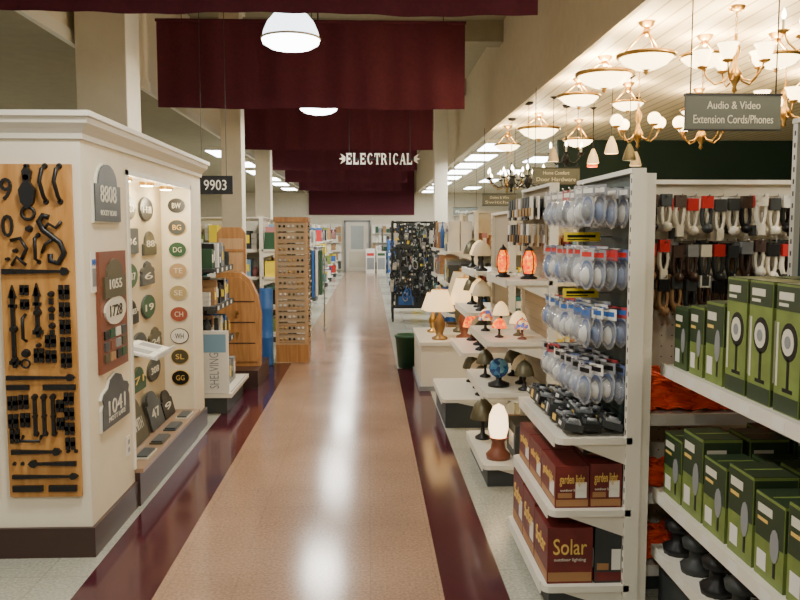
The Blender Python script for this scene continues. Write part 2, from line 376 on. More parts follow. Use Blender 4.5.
def plaque(y,z,w,h,kind,body,txt,tm,x=-1.369,th=.02,sub=None,rim=None):
    k=B(frame((x,y,z),'+x')); f={'arch':arch,'oval':lambda a,b_,c_,d_:ell(a,b_,c_/2,d_/2,24),'rect':rect,'orn':ornate}[kind]
    k.ext(f(0,0,w,h),0,th*.7,rim or tm); k.ext(f(0,0,w*.955,h*.945),th*.7,th,body)
    k.text(txt,0,-.02*h if kind!='orn' else -.12*h,th,w*.60,h*.28,tm,d=.003)
    if sub: k.text(sub,0,-.33*h,th,w*.6,h*.09,tm,d=.002)
    return k.done('house_number_plaque')
plaque(4.23,1.80,.42,.31,'arch',SLATE,'8808',PALE,sub='ROCKY ROAD')
k=B(frame((-1.369,4.27,1.19),'+x'))
k.box(-.22,.22,-.31,.31,0,.02,REDWOOD)
k.ext(arch(0,.17,.34,.20),.02,.032,BRONZE); k.text('1055',0,.14,.032,.2,.05,PALE)
k.ext(ell(0,.0,.17,.075),.02,.03,PALE); k.text('1728',0,0,.03,.2,.06,BLACK)
cols=[BLACK,SLATE,BRONZE,GREEN,REDWOOD,CARD,PALE,GREY]
for i in range(4):
    for j in range(3): k.box(-.18+i*.095,-.11+i*.095,-.14-j*.06,-.095-j*.06,.02,.028,cols[(i*3+j)%8])
k.done('sample_board')
plaque(4.27,.72,.46,.28,'orn',SLATE,'1041',PALE,sub='MOTT LAKE')
k=B(frame((-1.369,4.03,1.40),'+x'));k.box(-.05,.05,-.1,.1,0,.005,PAPER);k.text('INFO',0,.05,.005,.07,.03,BLUE);k.box(-.035,.035,-.07,.02,.005,.006,GREY);k.done('info_card')
txts=['521','7420','Hill','1904','36','88','Oak','2217','6','415','JONES','19','730','24','Lake','71','308','Elm']
i=0
spec=[(4.9,1.76),(5.32,1.76),(5.75,1.76),(4.95,1.54),(5.38,1.54),(5.82,1.52),(4.9,1.31),(5.32,1.31),(5.75,1.31),(4.88,1.07),(5.32,1.07),(5.75,1.07),(5.5,.83),(5.9,.82),(5.0,.66),(5.45,.6),(5.85,.6)]
for (y,z) in spec:
    kind=['arch','oval','rect','oval','orn'][(i*3)%5]; w=.34 if kind!='rect' else .30; 
    plaque(y,z,w,.17,kind,[SLATE,BRONZE,BLACK,GREEN][i%4],txts[i],PALE if i%3 else GOLD,x=-1.584,th=.016,rim=[BRONZE,BRONZE,SLATE][i%3]); i+=1
k=B()
for n_,(y,w,h,mm) in enumerate([(4.85,.3,.24,SLATE),(5.2,.34,.3,BRONZE),(5.62,.32,.26,SLATE),(5.95,.28,.2,BLACK)]):
    M=frame((-1.50,y,.227),'+x')@Matrix.Rotation(rad(-14),4,'X')
    k.ext(arch(0,h/2,w,h),0,.016,mm,M); k.text(['112','SMITH','47','9'][n_],0,h*.4,.016,w*.6,h*.25,PALE,M)
for q,(y,mm) in enumerate([(4.8,PALE),(5.15,BRONZE),(5.5,SLATE),(5.85,PALE)]):
    k.box(-1.43,-1.345,y,y+.22,.227,.237,mm); k.box(-1.42,-1.35,y+.01,y+.20,.237,.247,SLATE)
k.done('leaning_house_plaques')
k=B(); 
M=Matrix.Translation((-1.41,5.0,.86))@Matrix.Rotation(rad(14),4,'Y')
ACR=mat('acrylic',(.75,.8,.8),.08,alpha=.6)
k.box(-.16,.13,-.18,.24,0,.008,ACR,M); k.box(.125,.135,-.18,.24,0,.035,ACR,M)
for a in (-.17,.04): k.box(-.1,.11,a,a+.18,.008,.018,PAPER,M); k.box(-.06,.07,a+.03,a+.15,.018,.0185,GREY,M)
k.box(-1.58,-1.57,4.80,5.26,.84,.94,WHITE)
k.done('catalogue_tray')
for t,z,cm,tm in [('BW',1.80,BLACK,PALE),('BG',1.635,SLATE,GOLD),('DG',1.465,GREEN,PALE),('TE',1.305,mat('tan_e',(.42,.28,.15)),PALE),('SE',1.135,mat('sand_e',(.38,.30,.15)),PALE),
        ('CH',.97,mat('cherry',(.3,.07,.04)),PALE),('WH',.80,PAPER,BLACK),('SL',.64,BRONZE,GOLD),('GG',.475,BLACK,GOLD)]:
    k=B(frame((-1.465,6.199,z),'-y')); k.ext(ell(0,0,.070,.060,24),0,.01,tm); k.ext(ell(0,0,.065,.055,24),.01,.014,cm); k.text(t,0,0,.014,.065,.04,tm); k.done('oval_colour_sample')

# ------------------------------------------------------------ shelving
def slab(k,x0,x1,z0,z1,y0,y1,r,m):
    out=[(x0,z0),(x0,z1-r)]+[(x0+r-r*math.cos(a),z1-r+r*math.sin(a)) for a in (.4,.8,1.2)]+[(x0+r,z1),(x1-r,z1)]+[(x1-r+r*math.sin(a),z1-r+r*math.cos(a)) for a in (.4,.8,1.2)]+[(x1,z1-r),(x1,z0)]
    n=len(out); vs=[(x,y0,z) for x,z in out]+[(x,y1,z) for x,z in out]
    k.add(vs,[(i,(i+1)%n,n+(i+1)%n,n+i) for i in range(n)]+[tuple(range(n))[::-1],tuple(range(n,2*n))],m)
def shelf_unit(name,M,W,D,H,levels,frm=WHITE,back=PEG,depths=None,top=True,holes=False,slats=False,rnd=.04,kick=DARK,post=.03):
    k=B(M)
    k.box(.035,W-.035,.02,H,-.018,0,back)
    for x in (0,W-.035): 
        k.box(x,x+.035,0,H,-post,.025,frm)
        for j in range(int(H/.05)): k.box(x+.012,x+.023,.05+j*.05,.07+j*.05,.025,.0255,HOLE)
    if top: k.box(0,W,H,H+.02,-.03,.03,frm)
    if holes:
        for i in range(int(W/.05)):
            for j in range(int(H/.05)-1): k.box(.03+i*.05,.036+i*.05,.06+j*.05,.066+j*.05,0,.0008,HOLE)
    if slats:
        for j in range(int(H/.075)): k.box(.035,W-.035,.05+j*.075,.058+j*.075,0,.001,BLACK)
    for i,l in enumerate(levels):
        d=depths[i] if depths else D
        slab(k,0,W,0.0,d,l-.028,l,rnd,frm); k.box(rnd,W-rnd,l-.045,l+.006,d-.002,d+.004,frm)
        for x in (.01,W-.02): k.ext([(0,0),(0,-.10),(d*.8,0)],x,x+.006,frm,Matrix(((0,0,1,0),(0,1,0,l-.028),(1,0,0,0),(0,0,0,1))))
        if i==0: k.box(.02,W-.02,0,l-.028,0,d-.03,kick)
        for t in range(int(W/.22)): k.box(.08+t*.22,.15+t*.22,l-.038,l-.003,d+.004,d+.005,PAPER)
    return k.done(name)
PC=[RED,BLUE,GREEN,YEL,PAPER,CARD,BOXT,GREY,DARK,BLACK,BOXG,BOXM,PALE,mat('teal',(.05,.2,.22),.4),mat('sky',(.2,.36,.5),.4),mat('pinkish',(.45,.18,.18),.5),GREY,PAPER,CARD]
def products(M,W,D,levels,hmax,pal=None,name='assorted_products',wmin=.05,wmax=.13):
    k=B(M); pal=pal or PC
    for i,l in enumerate(levels):
        H=(levels[i+1]-l-.06 if i+1<len(levels) else hmax); x=.045
        while x<W-.08:
            w=random.uniform(wmin,wmax); w=min(w,W-.04-x); h=random.uniform(.45,.92)*H; m=random.choice(pal); typ=random.random(); d=D-.03
            if typ<.55:
                for r_ in range(2): k.box(x+.004,x+w-.004,l,l+h*random.uniform(.9,1),.04+r_*d*.48,.04+r_*d*.48+d*.44,m)
                k.box(x+w*.2,x+w*.8,l+h*.3,l+h*.7,.04+d*.92,.042+d*.92,random.choice([PAPER,YEL,BLACK]))
            elif typ<.8:
                rr_=w*.42
                for r_ in (.3,.78): k.lathe([(.001,0),(rr_,0),(rr_,h*.65),(rr_*.5,h*.8),(rr_*.35,h*.8),(rr_*.35,h*.95),(.001,h*.95)],(0,0,0),m,10,Matrix.Translation((x+w/2,l,d*r_+.02))@UP)
            else:
                n=3
                for q in range(n): k.box(x+.006,x+w-.006,l+h*q/n,l+h*(q+.92)/n,.05,d*.95,random.choice([m,PAPER]))
            x+=w
    return k.done(name)

# ---- Endcap B
MB=frame((1.10,4.12,0),'-x'); W=.87
shelf_unit('endcap_shelving',MB,W,.35,1.84,[.1,.43,.74],WHITE,SLAT,[.37,.345,.32],slats=True,post=.035)
CS=[mat('card_blue',(.10,.14,.28),.4),mat('card_silver',(.40,.40,.42),.3),mat('card_grey',(.24,.25,.27),.4),mat('card_red',(.40,.05,.06),.4),PAPER]
k=B(MB)
for r_,z in enumerate((1.70,1.44,1.19,.95)):
    for c_ in range(7):
        x=.085+c_*.117
        k.tube([(x,z+.085,0),(x,z+.085,.20),(x,z+.10,.21)],.003,STEEL,5)
        for d_ in range(4):
            zz=.035+d_*.05; a=random.uniform(-.2,.2)+.35; yo=random.uniform(-.008,.006)
            T=Matrix.Translation((x,z+yo,zz))@Matrix.Rotation(a,4,'Y')
            cm=random.choice(CS[:3]+[CS[1],CS[2]] if random.random()<.78 else CS[3:])
            k.box(-.042,.042,.045,.092,0,.002,cm,T); k.box(-.03,.03,.06,.08,.002,.0025,[PAPER,RED,BLUE,BLACK][r_],T)
            k.ext(ell(0,-.008,.044,.074,14),0,.002,CLEAR,T)
            k.ext(ell(0,-.012,.036,.058,12),.002,.0028,CS[1+(r_+c_)%2] if c_%3 else CS[0],T)
            k.lathe([(.001,.036),(.022,.032),(.036,.018),(.042,.003)],(0,0,0),CLEAR,10,T@Matrix.Translation((0,-.02,0))@Matrix.Diagonal((1,1.3,1,1)))
            k.lathe([(.001,.028),(.014,.026),(.024,.006)],(0,0,0),[PAPER,PAPER,GREY,DARK,BLUE,BLISB,BLACK][random.randrange(7)],8,T@Matrix.Translation((0,-.02,0))@Matrix.Diagonal((1,1.7,1,1)))
k.done('blister_pack_assortment')
for z in (1.578,1.322):
    k=B(frame((0,3.62,0),'-y')); k.box(.885,1.05,z-.021,z+.021,0,.004,YEL); k.box(.90,1.03,z-.003,z+.009,.004,.005,BLACK); k.box(.90,1.0,z-.014,z-.009,.004,.005,BLACK)
    k.box(1.04,1.10,z-.004,z+.004,-.002,.002,STEEL); k.done('price_tag')
k=B(MB)
for i in range(7):
    for j in range(3):
        x=.04+i*.117; z=.03+j*.09; hh=.03+.012*((i*j)%3)
        T=Matrix.Translation((x,.745,z))@Matrix.Rotation(rad(-8+random.uniform(-6,3)),4,'X')@Matrix.Rotation(rad(random.uniform(-8,8)),4,'Y')@Matrix.Translation((0,.012,0))
        k.box(0,.105,0,hh,0,.082,[DARK,BLACK,DARK][(i+j)%3],T); k.box(.01,.095,hh,hh+.01,.012,.07,[GREY,DARK,CLEAR][(i*2+j)%3],T)
        k.tube([(.03,hh+.014,.02),(.03,hh+.014,.065)],.012,BLACK,8,M=T); k.tube([(.075,hh+.012,.02),(.075,hh+.012,.06)],.009,GREY,8,M=T)
        k.box(.01,.05,.008,hh-.006,.082,.083,[PAPER,GOLD][i%2],T)
k.done('flashlight_packs')
def carton(k,x0,x1,y0,y1,z0,z1,body=BOXM,accent=BOXT,label=True,word=None):
    k.box(x0,x1,y0,y1,z0,z1,body)
    w=x1-x0;h=y1-y0;d=z1-z0;e=.0012
    S=Matrix(((0,0,1,x1),(0,1,0,0),(-1,0,0,0),(0,0,0,1)))
    k.box(x0+.004,x1-.004,y0+h*.04,y0+h*.2,z1,z1+e,accent)
    k.box(-z1+.004,-z0-.004,y0+h*.04,y0+h*.2,0,e,accent,S)
    if word:
        k.text(word,(x0+x1)/2,y0+h*.62,z1,w*.7,h*.28,GOLD); k.text(word,-(z0+z1)/2,y0+h*.66,0,d*.74,h*.28,GOLD,S)
        k.text('outdoor lighting',-(z0+z1)/2,y0+h*.42,0,d*.7,h*.07,PALE,S,d=.002)
    if label:
        k.box(x0+w*.62,x0+w*.92,y0+h*.25,y0+h*.6,z1,z1+e,PAPER); k.box(-z1+d*.6,-z1+d*.93,y0+h*.24,y0+h*.62,0,e,PAPER,S)
        k.box(-z1+d*.08,-z1+d*.5,y0+h*.24,y0+h*.36,0,e,BOXT,S)
k=B(MB)
for i in range(3):
    dx=random.uniform(-.006,.006)
    carton(k,.03+i*.272+dx,.29+i*.272,.43,.61,.17,.315,BOXM,BOXT,True,['garden light','solar light','garden light'][i])
    carton(k,.03+i*.272,.29+i*.272,.43,.62,.03,.165,[BOXM,BOXM,BOXM][i],BOXT,True,'garden light')
for i in range(2): carton(k,.06+i*.36,.36+i*.36,.62,.66,.04,.16,DARK,BOXM,True)
k.done('solar_light_cartons')
k=B(MB)
for i in range(3):
    carton(k,.03+i*.272,.295+i*.272,.1,[.37,.36,.345][i],.15,.345,[BOXM,BOXM,BOXM][i],BOXT,i!=2,'Solar')
    carton(k,.03+i*.272,.295+i*.272,.1,.34,.02,.14,DARK,BOXM,True)
k.done('solar_light_cartons')

# ---- Gondola C facing camera
MC=frame((1.145,3.70,0),'-y')
shelf_unit('gondola_shelving',MC,1.55,.3,1.82,[.12,.45,.80],WHITE,PEG,holes=True)
k=B(); k.box(1.138,1.175,3.26,3.30,0,1.84,WHITE); k.box(1.138,1.155,3.30,3.66,0,.12,WHITE); k.done('shelf_post')
def loop(k,x,y,z,r,h,mt,t=.004):
    for q in range(2):
        rr=r*(1-.15*q); k.tube([(x+rr*math.cos(a*.45),y+h*math.sin(a*.45),z+q*.008) for a in range(14)],t,mt,5,True)
WC=mat('white_cord',(.80,.74,.60),.4); BC=mat('brown_cord',(.06,.03,.02),.45); RB=mat('rust_cord',(.20,.07,.04),.45)
k=B(MC)
for row,(y,ms,dr) in enumerate([(1.675,[DARK,WC,WC,WC,WC,WC,BLACK,WC],0),(1.47,[DARK,WC,BC,WC,BC,CARD,WC],.01),(1.31,[BC,BC,RB,DARK,RB,CARD,WC],0)]):
    for c_ in range(24):
        x=.06+c_*.062
        k.tube([(x,y+.085,0),(x,y+.085,.17),(x,y+.1,.175)],.003,STEEL,5)
        for d_ in range(2):
            m_=random.choice(ms); z=.06+d_*.07+random.uniform(-.01,.01); yy=y+random.uniform(-.018,.012)
            loop(k,x,yy,z,.022,.058,m_,.008)
            k.box(x-.024,x+.024,yy+.03,yy+.085,z-.004,z+.022,random.choice([[BC,PAPER,DARK,WC,RED,GREY],[BC,DARK,GREY,BLACK,WC,RED],[BC,DARK,CARD,BLACK,PAPER]][row]))
            if (c_+row)%3: k.ball((x+.005,yy-.06,z+.01),.024,m_,1.5,8)
            else: k.box(x-.016,x+.016,yy-.10,yy-.05,z,z+.02,random.choice([DARK,m_]))
for i in range(3): k.box(1.13+i*.085,1.2+i*.085,1.67-.02*i,1.80-.01*i,.2,.215,[RED,DARK,RED][i]); k.box(1.145+i*.085,1.185+i*.085,1.70,1.75,.215,.216,PAPER)
k.done('hanging_cord_assortment')
def coil(k,cx,cy,cz,r,mt,turns=6,t=.007):
    pts=[]; p0=random.uniform(0,6)
    for a in range(turns*12): 
        ph=a*.5236+p0; rr=r+.013*math.sin(a*1.7)
        pts.append((cx+rr*math.cos(ph),cy+.01+.011*(a/12)+.010*math.sin(a*2.1+p0),cz+rr*.75*math.sin(ph)))
    k.tube(pts,t,mt,5)
k=B(MC)
for i in range(9): coil(k,.12+i*.12,.805,.18,.088,ORANGE,7,.008)
for i in range(7): coil(k,.14+i*.12,.868,.19,.08,ORANGE,6,.008)
for i in range(4): coil(k,.12+i*.12,.93,.19,.07,ORANGE,4,.008)
k.done('orange_extension_cords')
k=B(MC)
for i in range(8): coil(k,.12+i*.13,.455,.18,.09,ORANGE,8,.009)
for i in range(8): coil(k,.12+i*.13,.125,.18,.09,[ORANGE,ORANGE,DARK][i%3],11,.009)
k.done('orange_extension_cords')

# ---- Unit A
MA=frame((1.80,3.33,0),'-x')
shelf_unit('wall_shelving',MA,1.9,.56,2.05,[.25,.5,1.04],WHITE,SLAT,[.58,.58,.56],rnd=.01)
def lampbox(k,x0,x1,y0,h,z0,z1,style=0,g=BOXG):
    e=.0012; dk=BOXD
    k.box(x0,x1,y0,y0+h,z0,z1,g); w=x1-x0; d=z1-z0
    for F,a,b_ in ((None,x0,x1),(Matrix(((0,0,1,x1),(0,1,0,0),(-1,0,0,0),(0,0,0,1))),-z1,-z0)):
        zz=z1 if F is None else 0; ww=b_-a
        if style==0:
            k.box(a+.003,b_-.003,y0+h*.80,y0+h*.985,zz,zz+e,dk,F); k.box(a+ww*.12,a+ww*.7,y0+h*.88,y0+h*.94,zz+e,zz+2*e,PALE,F); k.box(a+ww*.12,a+ww*.5,y0+h*.83,y0+h*.855,zz+e,zz+2*e,PALE,F)
            k.box(a+.003,b_-.003,y0+.004,y0+h*.14,zz,zz+e,dk,F)
            cx=a+ww*.55; cy=y0+h*.56
            k.ext(ell(cx,cy,ww*.33,h*.15,18),zz,zz+e,BLACK,F); k.ext(ell(cx-.004,cy,ww*.24,h*.105,16),zz+e,zz+2*e,PALE,F); k.ext(ell(cx-.004,cy,ww*.12,h*.05,12),zz+2*e,zz+3*e,GREY,F)
            k.box(cx-ww*.05,cx+ww*.05,y0+h*.2,cy-h*.13,zz,zz+e,BLACK,F); k.box(cx-ww*.2,cx+ww*.2,y0+h*.17,y0+h*.2,zz,zz+e,BLACK,F)
            k.box(a+ww*.06,a+ww*.13,y0+h*.2,y0+h*.7,zz,zz+e,PALE,F)
        else:
            k.box(a+.003,b_-.003,y0+h*.48,y0+h*.97,zz,zz+e,dk,F); k.box(a+ww*.1,a+ww*.6,y0+h*.78,y0+h*.88,zz+e,zz+2*e,PALE,F); k.box(a+ww*.1,a+ww*.45,y0+h*.68,y0+h*.72,zz+e,zz+2*e,GOLD,F)
            k.ext(ell(a+ww*.7,y0+h*.48,ww*.15,h*.2,12),zz+e,zz+2*e,GREY,F); k.box(a+ww*.66,a+ww*.74,y0+h*.1,y0+h*.32,zz,zz+e,BLACK,F); k.box(a+ww*.1,a+ww*.42,y0+h*.1,y0+h*.32,zz,zz+e,PAPER,F)
    k.box(x0+.002,x1-.002,y0+h,y0+h+.003,z0+.002,z1-.002,dk); k.box(x0+w*.47,x0+w*.53,y0+h+.003,y0+h+.004,z0+.01,z1-.01,g)
BOXG2=mat('box_olive_dark',(.055,.09,.03),.45,noise=.2,ns=12)
k=B(MA)
x=.06; i=0
for (w,h,n,st) in [(.13,.25,1,1),(.13,.27,1,1),(.15,.30,1,1),(.15,.40,1,0),(.15,.40,1,0),(.15,.40,1,0),(.15,.37,1,0),(.15,.37,1,0),(.15,.4,1,0),(.15,.38,1,0)]:
    for z in (.06,.24,.39): 
        lampbox(k,x+random.uniform(-.006,.006),x+w,1.04,h+(.06 if z<.2 else 0),z,z+.135,st,BOXG if (z>.3 and st==0) or random.random()<.4 else BOXG2)
    x+=w+.022; i+=1
k.done('floodlight_boxes')
k=B(MA)
x=.05
for i in range(9):
    h=[.26,.32,.27,.30,.27,.3,.28,.3,.28][i]
    for z in (.05,.22,.40): lampbox(k,x+random.uniform(-.006,.006),x+.18,.5,h if z>.1 else h+.03,z,z+.15,1,random.choice([BOXG,BOXG2,BOXG]))
    x+=.2
k.done('path_light_boxes')
k=B(MA)
for i in range(9):
    for z in (.14,.34,.50):
        xx=.1+i*.19; T=Matrix.Translation((xx,.25,z))@UP
        k.lathe([(.001,0),(.06,0),(.065,.03),(.03,.05),(.03,.09),(.055,.10),(.06,.13),(.001,.16)],(0,0,0),[BLACK,DARK][i%2],12,T)
k.done('black_path_lights')

# ---- Endcap D (lamps)
def lantern(k,x,y,z,r,h,gm):
    k.lathe([(.001,0),(r*1.1,0),(r*1.1,h*.06),(r*.6,h*.1),(r*.7,h*.16)],(x,y,z),BLACK,14)
    k.lathe([(r*.7,h*.16),(r*1.0,h*.4),(r*.9,h*.65),(r*.45,h*.82)],(x,y,z),gm,14)
    k.lathe([(r*.5,h*.82),(r*.6,h*.85),(r*.2,h*.93),(.001,h)],(x,y,z),BLACK,14)
    for a in range(4):
        t=a*math.pi/2+.4; cc,ss=math.cos(t),math.sin(t)
        k.tube([(x+cc*r*f,y+ss*r*f,z+h*g) for f,g in ((.75,.14),(1.05,.4),(.95,.65),(.5,.84))],r*.07,BLACK,5)
def dome_lamp(k,x,y,z,r,h,gm,base=None):
    base=base or random.choice([BLACK,BRONZE,BLACK,REDWOOD])
    k.lathe([(.001,0),(r*.6,0),(r*.6,h*.05),(r*.2,h*.12),(r*.12,h*.3),(r*.2,h*.4),(r*.08,h*.5)],(x,y,z),base,14)
    k.lathe([(r,h*.48),(r*.97,h*.56),(r*.7,h*.8),(r*.3,h*.93),(r*.08,h*.96)],(x,y,z),gm,16)
    k.ball((x,y,z+h*.97),r*.1,BRASS,1.5,8)
def table_lamp(x,y,z,r,h,base,name='table_lamp',sh=SHADE):
    k=B()
    k.lathe([(.001,0),(r*.5,0),(r*.5,h*.04),(r*.2,h*.08),(r*.32,h*.2),(r*.38,h*.3),(r*.2,h*.42),(r*.1,h*.48),(r*.05,h*.6)],(x,y,z),base,18)
    k.lathe([(r,h*.55),(r*.98,h*.56),(r*.5,h*.95),(r*.47,h*.95)],(x,y,z),sh,20)
    k.ball((x,y,z+h*.985),.012,BRASS,1.4,8); k.cyl((x,y,z+h*.55),(x,y,z+h*.97),.005,.005,BRASS,6)
    k.tube([(x+r*.48*math.cos(a*.5236),y+r*.48*math.sin(a*.5236),z+h*.95) for a in range(12)],.004,BRASS,5,True)
    return k.done(name)
BTAN=mat('display_back_tan',(.33,.27,.18),.6)
MD=frame((1.13,5.78,0),'-x')
shelf_unit('lamp_shelving',MD,.9,.42,1.88,[.14,.6,.92,1.30],WHITE,BTAN,[.42,.42,.40,.28],holes=True)
for (x,y,r,h) in ((.89,5.30,.045,.22),(1.02,5.08,.05,.22)):
    k=B(); lantern(k,x,y,1.30,r,h,AMBER); k.done('amber_glass_lantern')
for (x,y,r,h,g) in ((.84,5.12,.05,.13,AMBER),(.80,5.46,.055,.16,MOSAIC),(.98,5.2,.06,.17,SHADE),(.93,5.6,.06,.2,SHADE),(.97,5.02,.05,.14,MOSAIC)):
    k=B(); dome_lamp(k,x,y,.92,r,h,g); k.done('stained_glass_lamp')
k=B(); k.lathe([(.001,0),(.07,0),(.07,.02),(.02,.04),(.02,.07)],(.84,5.12,.6),BLACK); k.ball((.84,5.12,.72),.065,BLUEG,1,18); k.done('blue_glass_globe_lamp')
for (x,y,g) in ((.8,5.45,BRONZE),(1.0,5.2,SHADED),(1.0,5.5,BRONZE),(.98,4.98,BRONZE)):
    k=B(); dome_lamp(k,x,y,.6,.065,.2,g,BLACK); k.done('accent_lamp')
k=B(); k.lathe([(.001,0),(.075,0),(.08,.03),(.05,.06),(.04,.11),(.06,.14)],(.83,5.05,.14),REDWOOD); k.lathe([(.05,.14),(.065,.2),(.06,.28),(.035,.34),(.001,.36)],(.83,5.05,.14),EGG,18); k.done('egg_glass_lamp')
k=B(); dome_lamp(k,.80,5.55,.14,.09,.3,BRONZE,BLACK); k.done('accent_lamp')
k=B(); k.box(.93,1.08,5.0,5.3,.14,.36,DARK); k.box(.96,1.07,5.35,5.6,.14,.3,CARD); k.box(.925,.93,5.05,5.2,.2,.3,PAPER); k.box(.96,1.06,4.995,5.0,.18,.32,PAPER); k.done('lamp_cartons')
k=B(MD)
for r_ in range(2):
    for c_ in range(9):
        x=.07+c_*.095; y=1.75-r_*.17; m_=random.choice([DARK,CARD,BRONZE,BTAN,BLACK,BRONZE,PAPER])
        k.tube([(x,y+.06,0),(x,y+.06,.12)],.003,STEEL,4); 
        for d_ in (.03,.08,.12): k.box(x-.03,x+.03,y-.07+.02*(c_%2),y+.07,d_,d_+.012,m_); k.box(x-.02,x+.02,y-.05,y+.0,d_+.012,d_+.02,random.choice([PAPER,BRASS,BLACK]))
k.done('hanging_lamp_parts')

# ---- Unit E
ME=frame((1.15,7.35,0),'-x')
shelf_unit('lamp_shelving',ME,.95,.5,1.75,[.24,.62,.95,1.28],WHITE,BTAN,[.56,.4,.36,.3])
for i,(z,col) in enumerate(((.62,[BRONZE,SHADED,AMBER]),(.95,[SHADED,SHADE,BRONZE]),(1.28,[SHADED,SHADE,BRONZE]),(.24,[BRONZE,SHADED,BRONZE]))):
    for j in range(3):
        k=B(); dome_lamp(k,.93+.02*(j%2),6.58+j*.3,z,.085,.26,col[j],BLACK); k.done('accent_lamp')

# ---- counter F
k=B(); k.box(.52,1.12,7.95,9.15,0,.46,WHITE); k.box(.5,1.14,7.93,9.17,.46,.5,WHITE); k.box(.515,.52,8.0,9.1,.06,.42,PEG); k.box(.5,1.14,7.94,9.16,0,.05,GREY); k.done('display_counter',.004)
BB=mat('brass_base',(.3,.18,.07),.35,metal=.6)
table_lamp(.72,8.15,.5,.16,.54,BB); table_lamp(.98,8.2,.5,.17,.66,REDWOOD,sh=SHADE); table_lamp(.70,8.75,.5,.13,.46,BRASS,sh=SHADE)
table_lamp(1.0,8.75,.5,.16,.7,BRONZE,sh=SHADED)
k=B(); k.lathe([(.001,0),(.13,0),(.165,.36),(.175,.36),(.175,.39),(.155,.39),(.12,.02)],(.47,9.4,0),GREEN,20); k.done('waste_bin')

def gond(side,y,xf,h=1.85,run=2.0,seed=0,frm=WHITE):
    lv=[.15,.55,.95,1.35]
    if side>0:
        M1=frame((xf+.4,y+.9,0),'-x'); M2=frame((xf+.44,y+.45,0),'-y')
    else:
        M1=frame((xf-.4,y,0),'+x'); M2=frame((xf-.44-run,y+.45,0),'-y')
    shelf_unit('gondola_shelving',M1,.9,.38,h,lv,frm,PEG); products(M1,.9,.36,lv,h-1.38)
    shelf_unit('gondola_shelving',M2,run,.38,h,lv,frm,PEG); products(M2,run,.36,lv,h-1.38)
for y,xf in ((10.1,.95),(12.2,1.0),(17.9,.9),(20.3,.85),(22.7,.8),(25.2,.75),(27.8,.7)): gond(1,y,xf)
for y,xf in ((11.6,-1.15),(13.7,-1.2),(16.2,-1.2),(18.6,-1.2),(21,-1.2),(23.4,-1.2),(26,-1.2),(28.6,-1.15)): gond(-1,y,xf,1.8)
k=B()
for i in range(1,6):
    x=-.35+i*.42-.2; h_=.85+.1*(i%2)+.35*(i==3)
    k.box(x,x+.36,31.2,31.7,0,h_,[WHITE,PAPER,WHITE,BLUE,PAPER,CARD][i]); k.box(x+.04,x+.32,31.19,31.2,.15,.6,GREY); k.box(x+.04,x+.32,31.19,31.2,.68,.78,[DARK,RED,GREEN,PAPER,BLUE,DARK][i])
k.done('boxed_appliances')
ms_=[PAPER,WHITE,GREY,CARD,PALE,GREEN,DARK,PAPER]
for xs_,nn in ((-2.4,3),(.1,4)):
    k=B(frame((xs_,32.4,0),'-y'))
    for i in range(nn):
        k.box(i*.44,i*.44+.40,0,1.9,-.3,0,WHITE)
        for j in range(5):
            k.box(i*.44,i*.44+.42,.10+j*.36,.12+j*.36,0,.25,WHITE)
            for q in range(3): k.box(i*.44+.03+q*.125,i*.44+.14+q*.125,.12+j*.36,.12+j*.36+random.uniform(.15,.3),0,.2,random.choice(ms_))
    k.done('stocked_wall_shelving')

for (x0,y0) in ((.42,14.2),(.45,15.6)):
    k=B()
    for x in (x0,x0+.78):
        for y in (y0,y0+.5): k.cyl((x,y,.0),(x,y,1.8),.015,.015,BLACK,6)
    for z in (.25,.8,1.3,1.78):
        for i in range(6): k.cyl((x0,y0+i*.1,z),(x0+.78,y0+i*.1,z),.008,.008,BLACK,5)
        k.cyl((x0,y0,z),(x0,y0+.5,z),.01,.01,BLACK,5); k.cyl((x0+.78,y0,z),(x0+.78,y0+.5,z),.01,.01,BLACK,5)
    for i in range(9): k.cyl((x0+i*.0975,y0+.25,.25),(x0+i*.0975,y0+.25,1.78),.006,.006,BLACK,5)
    k.box(x0+.05,x0+.73,y0+.05,y0+.45,.26,.5,DARK); k.box(x0+.1,x0+.4,y0+.04,y0+.05,.3,.45,BLUE)
    k.done('wire_rack')
    k=B()
    for q in range(140):
        xx=x0+random.uniform(-.02,.78); zz=random.uniform(.5,1.78); yy=y0-random.uniform(.02,.2); mm=random.choice([BLACK,DARK,GREY,BLACK,DARK,DGREEN,STEEL,BLACK,BLUE,BLACK]); L=random.uniform(.12,.32)
        a=random.uniform(-.25,.25); T=Matrix.Translation((xx,yy,zz))@Matrix.Rotation(a,4,'Y')
        ty=q%3
        if ty==0: k.box(-.01,.01,-.008,.008,-L,0,mm,T); k.box(-.055,.055,-.015,.015,-.03,.02,DARK,T)
        elif ty==1: k.box(-.035,.035,-.02,.02,-L*.8,0,mm,T); k.box(-.02,.02,-.022,-.02,-L*.5,-L*.3,random.choice([PALE,GREY,YEL,GREY]),T)
        else: k.tube([(.045*math.cos(t*.785),0,-.07+.08*math.sin(t*.785)) for t in range(8)],.012,mm,5,True,T)
    k.done('hanging_tool_assortment')

